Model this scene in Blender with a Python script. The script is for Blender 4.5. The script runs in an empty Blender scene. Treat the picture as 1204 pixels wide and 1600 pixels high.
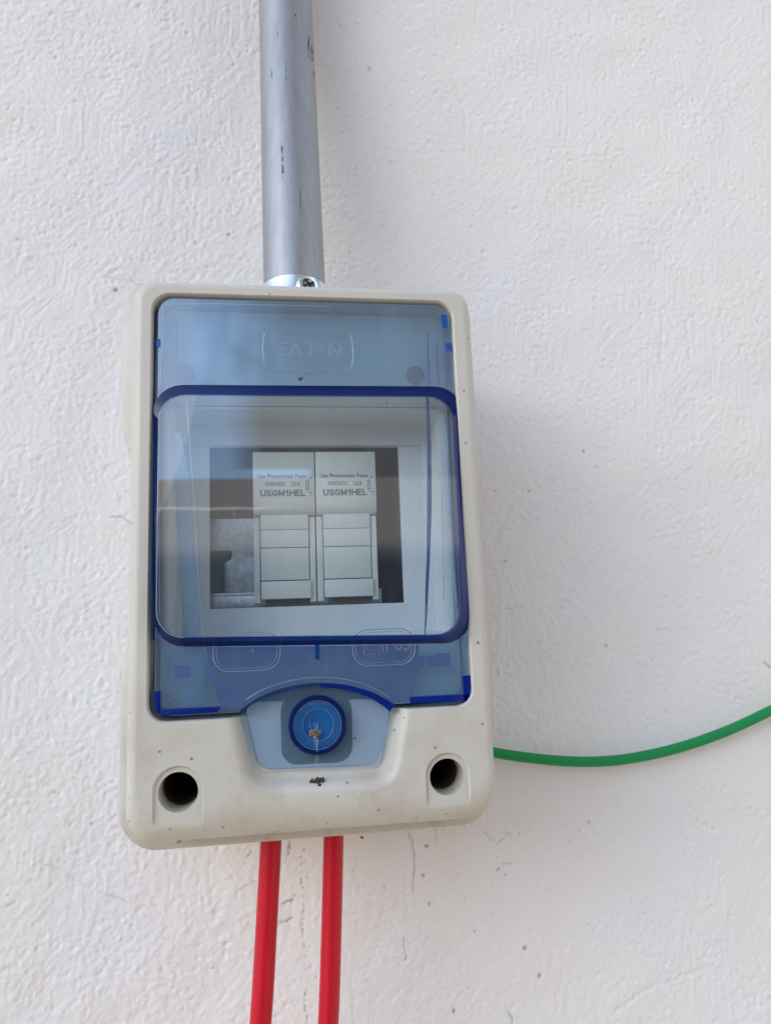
import bpy, bmesh, math, random
import numpy as np
from mathutils import Vector, Matrix

random.seed(7)
RNG = np.random.default_rng(11)
SC = bpy.context.scene
COL = SC.collection
S = 0.001                       # everything below is written in millimetres

# ------------------------------------------------------------------ camera
CAM = np.array([-9.718, -278.70, -33.18])
PITCH, YAW, ROLL = 0.1513, 0.1510, -0.0374
FPX = 1155.0                    # focal length in pixels of a 1204 x 1600 picture

def cam_axes():
    cy, sy, cp, sp = math.cos(YAW), math.sin(YAW), math.cos(PITCH), math.sin(PITCH)
    fwd = np.array([sy * cp, cy * cp, sp]); right = np.array([cy, -sy, 0.0]); up = np.cross(right, fwd)
    c, s = math.cos(ROLL), math.sin(ROLL)
    return right * c + up * s, -right * s + up * c, fwd
RT, UPV, FW = cam_axes()
cd = bpy.data.cameras.new('camera'); cam = bpy.data.objects.new('camera', cd); COL.objects.link(cam)
m = Matrix(((RT[0], UPV[0], -FW[0]), (RT[1], UPV[1], -FW[1]), (RT[2], UPV[2], -FW[2]))).to_4x4()
m.translation = Vector(CAM * S)
cam.matrix_world = m
cd.sensor_fit = 'VERTICAL'; cd.sensor_height = 36.0; cd.lens = FPX / 1600 * 36.0
cd.clip_start = 0.005; cd.clip_end = 100
cd.dof.use_dof = False
SC.camera = cam

def at(px, py, Y):
    """the point of the plane y = Y (mm) that stands at this place of the photograph"""
    d = RT * (px - 602) / FPX - UPV * (py - 800) / FPX + FW
    return CAM + d * ((Y - CAM[1]) / d[1])

# ------------------------------------------------------------------ light
SUN_EL, SUN_AZ = math.radians(24), math.radians(-52)      # azimuth measured from -Y (out of the wall), towards the left
world = bpy.data.worlds.new('World'); SC.world = world; world.use_nodes = True
W = world.node_tree; W.nodes.clear()
def wn(t, **k):
    n = W.nodes.new(t)
    for a, b in k.items(): setattr(n, a, b)
    return n
def wmath(op, a, b=None, clamp=False):
    n = wn('ShaderNodeMath', operation=op, use_clamp=clamp)
    for i, v in enumerate((a, b)):
        if v is None: continue
        if isinstance(v, (int, float)): n.inputs[i].default_value = v
        else: W.links.new(v, n.inputs[i])
    return n.outputs[0]
def wstep(v, e, w):                     # soft step of v around e
    return wmath('ADD', wmath('DIVIDE', wmath('SUBTRACT', v, e), w), 0.5, True)
def wmix(f, a, b):
    n = wn('ShaderNodeMix', data_type='RGBA')
    for i, v in ((0, f), (6, a), (7, b)):
        if isinstance(v, tuple): n.inputs[i].default_value = v
        else: W.links.new(v, n.inputs[i])
    return n.outputs[2]
tc = wn('ShaderNodeTexCoord'); sep = wn('ShaderNodeSeparateXYZ'); W.links.new(tc.outputs['Generated'], sep.inputs[0])
X, Y, Z = sep.outputs
sky = wn('ShaderNodeTexSky', sky_type='NISHITA', sun_disc=False, sun_elevation=SUN_EL)
sky.sun_rotation = math.radians(180 + 52)
ay = wmath('MAXIMUM', wmath('ABSOLUTE', Y), 0.02)
tz = wmath('DIVIDE', Z, ay); tx = wmath('DIVIDE', X, ay)
YARD = (3.9, 3.6, 3.6, 1); GROUND = (4.3, 3.5, 2.75, 1); PORCH = (1.95, 1.9, 1.97, 1); LEDGE = (9.5, 8.8, 8.6, 1)
porch = wmath('MAXIMUM', wmath('MULTIPLY', wstep(tx, -0.040, 0.05), wstep(tz, 0.3165, 0.006)), wstep(tx, 0.051, 0.004))
porch = wmath('MULTIPLY', porch, wmath('SUBTRACT', 1.0, wstep(Y, 0.0, 0.05)))
skyc = wn('ShaderNodeMix', data_type='RGBA', blend_type='MULTIPLY'); skyc.inputs[0].default_value = 1
W.links.new(sky.outputs[0], skyc.inputs[6]); skyc.inputs[7].default_value = (1.70, 1.93, 2.22, 1)
porch = wmath('MULTIPLY', porch, wmath('SUBTRACT', 1.0, wstep(tx, 1.1, .3)))
c1 = wmix(porch, skyc.outputs[2], PORCH)
SHADE = (1.2, 1.25, 1.4, 1); PERSON = (.60, .66, .80, 1)
yard = wmix(wstep(tz, 0.200, 0.03), SHADE, YARD)
c2 = wmix(wstep(tz, 0.304, 0.004), yard, c1)
led = wmath('MULTIPLY', wstep(tz, 0.2600, 0.001), wmath('SUBTRACT', 1.0, wstep(tz, 0.2635, 0.001)))
led = wmath('MULTIPLY', led, wmath('SUBTRACT', 1.0, wstep(tx, -0.005, 0.05)))
c3 = wmix(led, c2, LEDGE)
c4 = wmix(wstep(Z, -0.06, 0.1), GROUND, c3)
# unseen bright fill added off to the right, lifting the wall beside the box
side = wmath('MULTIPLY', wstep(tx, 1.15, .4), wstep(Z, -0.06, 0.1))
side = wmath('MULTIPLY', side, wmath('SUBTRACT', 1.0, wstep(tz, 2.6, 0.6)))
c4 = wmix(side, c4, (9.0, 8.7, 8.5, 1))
bg = wn('ShaderNodeBackground'); bg.inputs[1].default_value = 0.15
# the dark figure of the photographer, standing before the box
person = wmath('MULTIPLY', wmath('SUBTRACT', 1.0, wstep(wmath('ABSOLUTE', tx), 0.42, 0.15)), wmath('SUBTRACT', 1.0, wstep(tz, 0.19, 0.03)))
person = wmath('MULTIPLY', person, wmath('SUBTRACT', 1.0, wstep(Y, 0.0, 0.05)))
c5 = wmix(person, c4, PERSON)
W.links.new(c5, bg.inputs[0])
wo = wn('ShaderNodeOutputWorld'); W.links.new(bg.outputs[0], wo.inputs[0])

sd = bpy.data.lights.new('sun', 'SUN'); sd.energy = 0.5; sd.angle = math.radians(84); sd.color = (1.0, 0.91, 0.78)
sun = bpy.data.objects.new('sun', sd); COL.objects.link(sun)
dirv = Vector((math.sin(SUN_AZ) * math.cos(SUN_EL), -math.cos(SUN_AZ) * math.cos(SUN_EL), math.sin(SUN_EL)))
sun.rotation_euler = dirv.to_track_quat('Z', 'Y').to_euler(); sun.location = (-1, -1, 2)

SC.view_settings.view_transform = 'Standard'; SC.view_settings.look = 'None'
SC.view_settings.exposure = 0.22; SC.view_settings.gamma = 1; SC.view_settings.use_curve_mapping = False
SC.cycles.max_bounces = 10; SC.cycles.transparent_max_bounces = 24
SC.cycles.caustics_reflective = False; SC.cycles.sample_clamp_indirect = 4

# ------------------------------------------------------------------ materials
def new_mat(name):
    mt = bpy.data.materials.new(name); mt.use_nodes = True; mt.node_tree.nodes.clear()
    return mt, mt.node_tree
class G:
    def __init__(s, name): s.m, s.t = new_mat(name)
    def n(s, t, ins=None, **k):
        n = s.t.nodes.new(t)
        for a, b in k.items(): setattr(n, a, b)
        for key, v in (ins or {}).items():
            i = n.inputs[key]
            if hasattr(v, 'is_output'): s.t.links.new(v, i)
            else: i.default_value = v
        return n
    def pos(s, scale=(1, 1, 1), rot=(0, 0, 0)):
        g = s.n('ShaderNodeTexCoord')
        mp = s.n('ShaderNodeMapping', {'Vector': g.outputs['Object'], 'Scale': scale, 'Rotation': rot})
        return mp.outputs[0]
    def noise(s, vec, sc, det=4, rough=.55):
        return s.n('ShaderNodeTexNoise', {'Vector': vec, 'Scale': sc, 'Detail': det, 'Roughness': rough}).outputs[0]
    def ramp(s, f, a, b, ca=(0, 0, 0, 1), cb=(1, 1, 1, 1)):
        r = s.n('ShaderNodeValToRGB', {0: f}); e = r.color_ramp.elements
        e[0].position, e[1].position = a, b; e[0].color, e[1].color = ca, cb
        return r.outputs[0]
    def mix(s, f, a, b, bt='MIX'):
        n = s.n('ShaderNodeMix', {0: f, 6: a, 7: b}, data_type='RGBA', blend_type=bt)
        return n.outputs[2]
    def math(s, op, a, b=0.0, clamp=False):
        return s.n('ShaderNodeMath', {0: a, 1: b}, operation=op, use_clamp=clamp).outputs[0]
    def bump(s, h, dist, strength=1.0):
        return s.n('ShaderNodeBump', {'Height': h, 'Distance': dist, 'Strength': strength}).outputs[0]
    def out(s, sh):
        s.n('ShaderNodeOutputMaterial', {0: sh}); return s.m
    def principled(s, **k):
        ins = {n.replace('_', ' '): v for n, v in k.items()}
        return s.n('ShaderNodeBsdfPrincipled', ins).outputs[0]

def mat_stucco():
    g = G('stucco'); p = g.pos()
    base = g.mix(g.ramp(g.noise(p, 9, 3), .35, .7), (.82, .805, .785, 1), (.775, .765, .75, 1))
    base = g.mix(g.ramp(g.noise(p, 26, 3), .35, .65), base, g.mix(g.math('ADD', g.ramp(g.noise(p, 17, 2), .4, .6), 0.0), (.80, .80, .81, 1), (.82, .80, .765, 1)))
    at_ = g.n('ShaderNodeAttribute', attribute_name='dirt').outputs['Fac']
    grime = g.ramp(g.noise(p, 900, 2), .76, .82)
    big = g.ramp(g.noise(p, 12, 2), .5, .7)
    base = g.mix(g.math('MULTIPLY', g.math('MULTIPLY', grime, big), .35), base, (.40, .36, .32, 1))
    base = g.mix(at_, base, (.16, .13, .11, 1))
    bm = g.bump(g.noise(p, 1100, 3), .00022, .5)
    return g.out(g.principled(Base_Color=base, Roughness=.75, Normal=bm, Specular_IOR_Level=.3))

def mat_plastic(name, col, rough=.38, dirt=0.0, bump=.00003):
    g = G(name); p = g.pos()
    base = g.mix(g.ramp(g.noise(p, 30, 4), .3, .75), col, tuple(c * .93 for c in col[:3]) + (1,))
    if dirt:
        vo = g.n('ShaderNodeTexVoronoi', {'Vector': g.pos((1, .6, 1)), 'Scale': 400.0, 'Randomness': 1.0}, feature='F1')
        dots = g.math('LESS_THAN', vo.outputs['Distance'], g.math('MULTIPLY', g.noise(p, 600, 2), .24))
        rnd = g.n('ShaderNodeSeparateColor', {0: vo.outputs['Color']}).outputs[0]
        dots = g.math('MULTIPLY', dots, g.math('GREATER_THAN', rnd, .80))
        sep = g.n('ShaderNodeSeparateXYZ', {0: g.n('ShaderNodeTexCoord').outputs['Object']})
        low = g.n('ShaderNodeMapRange', {0: sep.outputs[2], 1: -.090, 2: -.030, 3: 1.0, 4: .1}).outputs[0]
        dn = g.math('MULTIPLY', dots, g.math('GREATER_THAN', g.math('ADD', g.math('MULTIPLY', low, .55), g.noise(p, 70, 1)), .56))
        base = g.mix(g.math('MULTIPLY', dn, .85), base, (.13, .075, .05, 1))
        # a thin dusty film that gathers on the lower part
        film = g.math('MULTIPLY', low, g.ramp(g.noise(p, 75, 6, .7), .47, .72))
        base = g.mix(g.math('MULTIPLY', film, .6), base, (.36, .29, .22, 1))
    rg = g.n('ShaderNodeMapRange', {0: g.noise(p, 60, 4), 3: rough - .06, 4: rough + .1}).outputs[0]
    nm = g.bump(g.noise(p, 2500, 2), bump, .6)
    return g.out(g.principled(Base_Color=base, Roughness=rg, Normal=nm))

def mat_clear(name, tint, haze=.1, haze_col=(.3, .4, .55, 1), rough=.05, wave=0.0, scratch=.0, refl=1.0):
    """see-through plastic sheet: tinted, slightly milky, with a clear-coat reflection on its outer faces"""
    g = G(name); p = g.pos()
    hf = g.n('ShaderNodeMapRange', {0: g.noise(p, 120, 5, .7), 1: .3, 2: .8, 3: haze * .75, 4: haze * 1.3}).outputs[0]
    if scratch:
        sm = g.ramp(g.noise(g.pos((150, 150, 11)), 1.0, 4, .6), .48, .78)
        hf = g.math('ADD', hf, g.math('MULTIPLY', sm, scratch * .28), True)
        st = g.noise(g.pos((260, 260, 9), (0, .5, 0)), 3.0, 2); s2 = g.noise(g.pos((240, 240, 12), (0, -.35, 0)), 3.0, 2)
        sc = g.math('MAXIMUM', g.ramp(st, .71, .75), g.ramp(s2, .72, .76))
        sc = g.math('MULTIPLY', sc, g.ramp(g.noise(p, 60, 2), .5, .65))
        dust = g.ramp(g.noise(p, 1500, 1), .78, .84)
        hf = g.math('ADD', hf, g.math('MULTIPLY', g.math('MAXIMUM', sc, dust), scratch), True)
    tr = g.n('ShaderNodeBsdfTransparent', {0: tint}).outputs[0]
    df = g.n('ShaderNodeBsdfDiffuse', {0: haze_col}).outputs[0]
    tl = g.n('ShaderNodeBsdfTranslucent', {0: haze_col}).outputs[0]
    hz = g.n('ShaderNodeMixShader', {0: .45, 1: df, 2: tl}).outputs[0]
    b = g.n('ShaderNodeMixShader', {0: hf, 1: tr, 2: hz}).outputs[0]
    nm = g.bump(g.noise(g.pos(), 45, 2), .001 * wave if wave else 0.0, 1.0)
    fr = g.n('ShaderNodeFresnel', {0: 1.5, 'Normal': nm}).outputs[0]
    bf = g.n('ShaderNodeNewGeometry').outputs['Backfacing']
    fac = g.math('MULTIPLY', g.math('MULTIPLY', fr, g.math('SUBTRACT', 1.0, bf)), refl, True)
    gl = g.n('ShaderNodeBsdfGlossy', {0: (1, 1, 1, 1), 'Roughness': rough, 'Normal': nm}).outputs[0]
    return g.out(g.n('ShaderNodeMixShader', {0: fac, 1: b, 2: gl}).outputs[0])

def mat_galv(name, col=(.37, .38, .385, 1), rough=.50, marks=.7, mott=0.0):
    g = G(name); p = g.pos()
    st = g.noise(g.pos((500, 500, 14)), 1.0, 5, .6)
    base = g.mix(g.ramp(st, .35, .7), col, tuple(c * .86 for c in col[:3]) + (1,))
    sc = g.ramp(g.noise(g.pos((420, 420, 26)), 1.0, 3, .6), .71, .75)
    sc = g.math('MULTIPLY', sc, g.ramp(g.noise(g.pos((60, 60, 22)), 1.0, 1), .52, .60))
    base = g.mix(g.math('MULTIPLY', sc, marks), base, (.05, .06, .07, 1))
    if mott:
        base = g.mix(g.math('MULTIPLY', g.ramp(g.noise(p, 500, 6, .75), .42, .62), mott), base, (.11, .12, .13, 1))
    rg = g.n('ShaderNodeMapRange', {0: g.noise(g.pos((200, 200, 30)), 1.0, 4), 3: rough - .08, 4: rough + .12}).outputs[0]
    nm = g.bump(st, .00006, .5)
    return g.out(g.principled(Base_Color=base, Metallic=.8, Roughness=rg, Normal=nm))

def mat_solid(name, col, rough=.5, metallic=0.0, var=.12, sc=400):
    g = G(name); p = g.pos()
    base = g.mix(g.ramp(g.noise(p, sc, 4), .3, .75), col, tuple(c * (1 - var) for c in col[:3]) + (1,))
    return g.out(g.principled(Base_Color=base, Roughness=rough, Metallic=metallic, Specular_IOR_Level=.35, Normal=g.bump(g.noise(p, sc * 2, 3), .00004, .5)))

M = {}
M['stucco'] = mat_stucco()
M['grey'] = mat_plastic('light_grey_plastic', (.575, .562, .50, 1), .40, dirt=1)
M['tray'] = mat_plastic('tray_plastic', (.60, .62, .63, 1), .45)
M['fuse'] = mat_plastic('fuse_plastic', (.64, .635, .585, 1), .5)
M['fuse_gap'] = mat_solid('gap_dark', (.05, .05, .05, 1), .7)
M['ink'] = mat_solid('grey_ink', (.075, .085, .11, 1), .6)
M['lid'] = mat_clear('blue_lid', (.72, .88, .985, 1), .16, (.42, .62, .86, 1), .13, wave=.35, scratch=.3, refl=4.0)
M['lidlow'] = mat_clear('blue_lid_tab', (.71, .83, .93, 1), .20, (.34, .47, .62, 1), .14, wave=.15, scratch=.4)
M['pane'] = mat_clear('window_clear', (.86, .94, .975, 1), .018, (.50, .68, .82, 1), .02, wave=.02, scratch=.35, refl=3.5)
M['rim'] = mat_clear('deep_blue_edge', (.02, .09, .45, 1), .62, (.002, .034, .21, 1), .16, refl=.6)
M['rimlight'] = mat_clear('mid_blue_edge', (.14, .38, .68, 1), .35, (.04, .16, .38, 1), .08)
M['vivid'] = mat_clear('vivid_blue_block', (.02, .11, .62, 1), .62, (.002, .045, .45, 1), .2, refl=.6)
M['sky_edge'] = mat_clear('bright_blue_edge', (.14, .42, .80, 1), .5, (.01, .13, .46, 1), .2, refl=.7)
M['embossed'] = mat_clear('embossed_blue', (.80, .86, .93, 1), .42, (.50, .62, .74, 1), .06, refl=2.5)
M['glint'] = mat_clear('painted_glint', (.75, .85, .92, 1), .30, (.80, .88, .95, 1), .05, refl=2.0)  # near-white colour stands in for bright reflections along edges
M['backing'] = mat_clear('backing_blue', (.09, .46, .86, 1), .72, (.006, .23, .55, 1), .3, refl=.4)
M['latch'] = mat_clear('latch_blue', (.03, .30, .85, 1), .8, (.003, .17, .62, 1), .3)
M['galv'] = mat_galv('galvanised_steel')
M['zinc'] = mat_galv('bright_zinc', (.74, .80, .80, 1), .13, .3)
M['rail'] = mat_galv('rail_steel', (.62, .60, .58, 1), .42, .5, mott=.45)
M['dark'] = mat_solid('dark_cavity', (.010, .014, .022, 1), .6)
M['hole'] = mat_solid('screw_well_brown', (.10, .055, .03, 1), .7)
M['red'] = mat_solid('red_cable_sheath', (.56, .005, .022, 1), .36, var=.06, sc=60)
M['green'] = mat_solid('green_cable_sheath', (.006, .27, .072, 1), .45, var=.10, sc=200)
M['seed'] = mat_solid('dry_husk', (.10, .07, .055, 1), .9, var=.6, sc=1500)
M['husk'] = mat_solid('orange_husk', (.30, .20, .16, 1), .9, var=.5, sc=1500)
M['scuff'] = mat_solid('dark_scuff', (.11, .13, .15, 1), .6, var=.5, sc=1500)
M['silk'] = mat_solid('spider_silk', (.50, .58, .66, 1), .5)

# ------------------------------------------------------------------ mesh helpers
def sharpen(me, ang=38):
    bm = bmesh.new(); bm.from_mesh(me)
    bmesh.ops.recalc_face_normals(bm, faces=bm.faces)
    for f in bm.faces: f.smooth = True
    for e in bm.edges:
        if len(e.link_faces) == 2 and e.calc_face_angle(0) > math.radians(ang): e.smooth = False
    bm.to_mesh(me); bm.free()

def mk(name, me, mat, parent=None, ang=38, sharp=True):
    if sharp: sharpen(me, ang)
    me.materials.clear(); me.materials.append(mat)
    o = bpy.data.objects.new(name, me); COL.objects.link(o)
    if parent is not None:
        o.parent = parent
        o.matrix_parent_inverse = Matrix.Identity(4)
        o.location = -Vector(parent.matrix_basis.translation) if parent.get('_abs') else (0, 0, 0)
    return o

def mesh_from(verts, faces, name='m'):
    me = bpy.data.meshes.new(name)
    me.from_pydata([tuple(float(c) * S for c in v) for v in verts], [], faces); me.update()
    return me

def loft(loops, cap0=True, cap1=True, closed=True, name='m'):
    n = len(loops[0]); V = []; F = []
    for L in loops: V += [tuple(p) for p in L]
    for k in range(len(loops) - 1):
        a, b = k * n, (k + 1) * n
        for i in range(n if closed else n - 1):
            j = (i + 1) % n
            F.append((a + i, a + j, b + j, b + i))
    if cap0: F.append(tuple(range(n))[::-1])
    if cap1: F.append(tuple(range((len(loops) - 1) * n, len(loops) * n)))
    return mesh_from(V, F, name)

def smooth01(t): t = min(1, max(0, t)); return t * t * (3 - 2 * t)

def rrect(y, hw, zt, zb, rt, rb, waist=0.0, ns=22, na=8, cx=0.0):
    """rounded rectangle in the plane y; sides may draw in at the waist"""
    pts = []
    def arc(cx_, cz, r, a0, a1):
        for i in range(na + 1):
            a = math.radians(a0 + (a1 - a0) * i / na); pts.append((cx_ + r * math.cos(a), cz + r * math.sin(a)))
    def seg(x0, z0, x1, z1):
        for i in range(1, ns): t = i / ns; pts.append((x0 + (x1 - x0) * t, z0 + (z1 - z0) * t))
    arc(hw - rt, zt - rt, rt, 0, 90); seg(hw - rt, zt, -hw + rt, zt)
    arc(-hw + rt, zt - rt, rt, 90, 180); seg(-hw, zt - rt, -hw, zb + rb)
    arc(-hw + rb, zb + rb, rb, 180, 270); seg(-hw + rb, zb, hw - rb, zb)
    arc(hw - rb, zb + rb, rb, 270, 360); seg(hw, zb + rb, hw, zt - rt)
    out = []
    for x, z in pts:
        w = waist * smooth01((30 - z) / 24) * smooth01((z + 52) / 42)
        sx = smooth01((abs(x) - hw + 12) / 8) if hw > 12 else 0
        lowr = .018 * smooth01((-20 - z) / 30) if waist > .3 else 0
        out.append((cx + x * (1 - lowr) - math.copysign(w * sx, x), y, z))
    return out

def rpoly(pts, r, off=0.0, na=6):
    """convex polygon (ccw, x/z) with rounded corners, grown by off; r = radius or list"""
    n = len(pts); out = []
    rs = r if isinstance(r, (list, tuple)) else [r] * n
    P = [np.array(p, float) for p in pts]
    for i in range(n):
        a, b, c = P[i - 1], P[i], P[(i + 1) % n]
        d1 = (b - a) / np.linalg.norm(b - a); d2 = (c - b) / np.linalg.norm(c - b)
        n1 = np.array([d1[1], -d1[0]]); n2 = np.array([d2[1], -d2[0]])       # outward for ccw
        bis = n1 + n2; bis /= np.linalg.norm(bis); k = 1 / max(.2, bis @ n1)
        R_ = max(rs[i] + off, .02); ctr = b - bis * rs[i] * k
        a1, a2 = math.atan2(n1[1], n1[0]), math.atan2(n2[1], n2[0])
        while a2 < a1: a2 += 2 * math.pi
        for j in range(na + 1):
            t = a1 + (a2 - a1) * j / na; out.append((ctr[0] + R_ * math.cos(t), ctr[1] + R_ * math.sin(t)))
    return out

def ring3(pts, y): return [(p[0], y, p[1]) for p in pts]

def plate(loops, y, thick, bevel=0.0, name='m'):
    """flat sheet from 2D outlines (first outer, others holes); front face at y, going back by thick"""
    cu = bpy.data.curves.new('tmp', 'CURVE'); cu.dimensions = '2D'; cu.fill_mode = 'BOTH'
    cu.extrude = max(0, thick / 2 - bevel) * S; cu.bevel_depth = bevel * S; cu.bevel_resolution = 2; cu.offset = -bevel * S
    for L in loops:
        sp = cu.splines.new('POLY'); sp.points.add(len(L) - 1); sp.use_cyclic_u = True
        for i, p in enumerate(L): sp.points[i].co = (p[0] * S, p[1] * S, 0, 1)
    o = bpy.data.objects.new('tmp', cu); COL.objects.link(o)
    dg = bpy.context.evaluated_depsgraph_get(); me = bpy.data.meshes.new_from_object(o.evaluated_get(dg))
    bpy.data.objects.remove(o); bpy.data.curves.remove(cu)
    for v in me.vertices:
        x, z, h = v.co; v.co = (x, (y + thick / 2) * S - h, z)
    bm = bmesh.new(); bm.from_mesh(me); bmesh.ops.remove_doubles(bm, verts=bm.verts, dist=1e-6); bm.to_mesh(me); bm.free()
    return me

def text_mesh(txt, size, depth=.04, weight=0.0, sx=1.0, spacing=1.0):
    cu = bpy.data.curves.new('tmp', 'FONT'); cu.body = txt; cu.size = size * S; cu.align_x = 'CENTER'; cu.align_y = 'CENTER'
    cu.extrude = depth / 2 * S; cu.offset = weight * S; cu.space_character = spacing; cu.resolution_u = 4
    o = bpy.data.objects.new('tmp', cu); COL.objects.link(o)
    dg = bpy.context.evaluated_depsgraph_get(); me = bpy.data.meshes.new_from_object(o.evaluated_get(dg))
    bpy.data.objects.remove(o); bpy.data.curves.remove(cu)
    for v in me.vertices: x, z, h = v.co; v.co = (x * sx, -h, z)
    return me

GL = {}
def _arc(cx, cz, rx, rz, a0, a1, n=9): return [(cx + rx * math.cos(math.radians(a0 + (a1 - a0) * i / n)), cz + rz * math.sin(math.radians(a0 + (a1 - a0) * i / n))) for i in range(n + 1)]
GL['U'] = (.68, [[(.0, 1), (.0, .32)] + _arc(.34, .32, .34, .32, 180, 360) + [(.68, 1)]])
GL['S'] = (.62, [_arc(.31, .75, .29, .25, 20, 180) + _arc(.31, .75, .29, .25, 180, 265)[1:] + _arc(.31, .25, .31, .25, 85, -90)[0:] + _arc(.31, .25, .31, .25, -90, -160)[1:]])
GL['G'] = (.72, [_arc(.37, .5, .37, .5, 38, 180) + _arc(.37, .5, .37, .5, 180, 318)[1:] + [(.72, .17), (.72, .46), (.42, .46)]])
GL['M'] = (.76, [[(0, 0), (0, 1), (.38, .12), (.76, 1), (.76, 0)]])
GL['1'] = (.40, [[(.06, .74), (.30, .98), (.30, 0)]])
GL['H'] = (.68, [[(0, 0), (0, 1)], [(.68, 0), (.68, 1)], [(0, .53), (.68, .53)]])
GL['E'] = (.58, [[(.58, 1), (0, 1), (0, 0), (.60, 0)], [(0, .53), (.53, .53)]])
GL['L'] = (.52, [[(0, 1), (0, 0), (.52, 0)]])
GL['0'] = (.54, [_arc(.27, .5, .27, .5, 0, 360, 20)])
GL['V'] = (.66, [[(0, 1), (.33, 0), (.66, 1)]])
GL['D'] = (.66, [[(0, 0), (0, 1), (.28, 1)] + _arc(.28, .5, .38, .5, 90, -90, 14) + [(0, 0)]])
GL['C'] = (.68, [_arc(.36, .5, .36, .5, 42, 318, 20)])
GL['3'] = (.54, [_arc(.26, .75, .24, .25, 150, -80) + _arc(.26, .26, .28, .27, 85, -150)])
GL['2'] = (.54, [_arc(.27, .72, .25, .28, 160, -20) + [(.03, .06), (0, 0), (.54, 0)]])
GL['A'] = (.70, [[(0, 0), (.35, 1), (.70, 0)], [(.12, .32), (.58, .32)]])
GL['v'] = (.70, [[(0, 0), (.35, 1), (.70, 0)]])
GL['T'] = (.64, [[(0, 1), (.64, 1)], [(.32, 1), (.32, 0)]])
GL['o'] = (.34, [_arc(.17, .5, .17, .2, 0, 360, 16)])
GL['N'] = (.68, [[(0, 0), (0, 1), (.68, 0), (.68, 1)]])
GL[' '] = (.36, [])
def stroke_text(txt, h, w, sx=1.0, gap=.22, depth=.03):
    '''capitals and digits drawn as flat strokes of even width, centred on the origin'''
    tot = sum(GL[c][0] for c in txt) + gap * (len(txt) - 1); x = -tot / 2; mes = []
    for ch in txt:
        for k, ln in enumerate(GL[ch][1]):
            P = [((x + a) * h * sx, (b - .5) * (h - w)) for a, b in ln]
            # extend open ends by half the stroke so corners close
            def ext(p, q): d = math.hypot(p[0] - q[0], p[1] - q[1]) + 1e-9; return (p[0] + (p[0] - q[0]) / d * w * .5, p[1] + (p[1] - q[1]) / d * w * .5)
            for i in range(len(P) - 1):
                a, b = ext(P[i], P[i + 1]), ext(P[i + 1], P[i])
                if len(P) > 5: a, b = (P[i] if i else a), (P[i + 1] if i < len(P) - 2 else b)
                d = np.array(b) - np.array(a); L = np.linalg.norm(d)
                if L < 1e-6: continue
                n = np.array([-d[1], d[0]]) / L * w / 2; yo = -.0006 * (i % 7) - .005 * k
                V = [(a[0] + n[0], yo, a[1] + n[1]), (b[0] + n[0], yo, b[1] + n[1]), (b[0] - n[0], yo, b[1] - n[1]), (a[0] - n[0], yo, a[1] - n[1])]
                V += [(v[0], depth, v[2]) for v in V]
                mes.append(mesh_from(V, [(0, 1, 2, 3), (7, 6, 5, 4), (0, 4, 5, 1), (1, 5, 6, 2), (2, 6, 7, 3), (3, 7, 4, 0)]))
        x += GL[ch][0] + gap
    return join(*mes)

def shift(me, x, y, z):
    me.transform(Matrix.Translation((x * S, y * S, z * S))); return me

def join(*mes):
    bm = bmesh.new()
    for me in mes: bm.from_mesh(me)
    r = bpy.data.meshes.new('m'); bm.to_mesh(r); bm.free(); return r

def tube(path, r, n=20, name='m', cap=True):
    """swept round tube along a list of points (mm); r number or list"""
    P = [Vector(p) for p in path]; rs = r if isinstance(r, (list, tuple)) else [r] * len(P)
    loops = []; ref = None
    for i, p in enumerate(P):
        t = (P[min(i + 1, len(P) - 1)] - P[max(i - 1, 0)]).normalized()
        if ref is None: ref = t.orthogonal().normalized()
        ref = (ref - t * ref.dot(t)).normalized(); b = t.cross(ref)
        loops.append([tuple(p + (ref * math.cos(2 * math.pi * k / n) + b * math.sin(2 * math.pi * k / n)) * rs[i]) for k in range(n)])
    return loft(loops, cap, cap, True, name)

def spline(pts, n=12):
    P = [np.array(p, float) for p in pts]; P = [2 * P[0] - P[1]] + P + [2 * P[-1] - P[-2]]; out = []
    for i in range(1, len(P) - 2):
        for k in range(n):
            t = k / n; a, b, c, d = P[i - 1:i + 3]
            out.append(.5 * ((2 * b) + (c - a) * t + (2 * a - 5 * b + 4 * c - d) * t * t + (-a + 3 * b - 3 * c + d) * t ** 3))
    out.append(P[-2]); return out

def box_mesh(x0, x1, y0, y1, z0, z1, bev=0.0, seg=2):
    bm = bmesh.new(); bmesh.ops.create_cube(bm, size=1)
    for v in bm.verts:
        v.co = ((x0 + x1) / 2 * S + v.co.x * (x1 - x0) * S, (y0 + y1) / 2 * S + v.co.y * (y1 - y0) * S, (z0 + z1) / 2 * S + v.co.z * (z1 - z0) * S)
    if bev: bmesh.ops.bevel(bm, geom=bm.edges[:], offset=bev * S, segments=seg, affect='EDGES', profile=.5)
    me = bpy.data.meshes.new('m'); bm.to_mesh(me); bm.free(); return me

def disc_loop(cx, cz, r, y, n=48): return [(cx + r * math.cos(2 * math.pi * i / n), y, cz + r * math.sin(2 * math.pi * i / n)) for i in range(n)]

def cut(me, cutters):
    o = bpy.data.objects.new('tmp', me); COL.objects.link(o); cs = []
    sharpen(me)
    for c in cutters:
        sharpen(c); co = bpy.data.objects.new('tmpc', c); COL.objects.link(co); cs.append(co)
        md = o.modifiers.new('b', 'BOOLEAN'); md.operation = 'DIFFERENCE'; md.object = co; md.solver = 'EXACT'
    dg = bpy.context.evaluated_depsgraph_get(); r = bpy.data.meshes.new_from_object(o.evaluated_get(dg))
    bpy.data.objects.remove(o)
    for c in cs: bpy.data.objects.remove(c)
    return r

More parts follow.
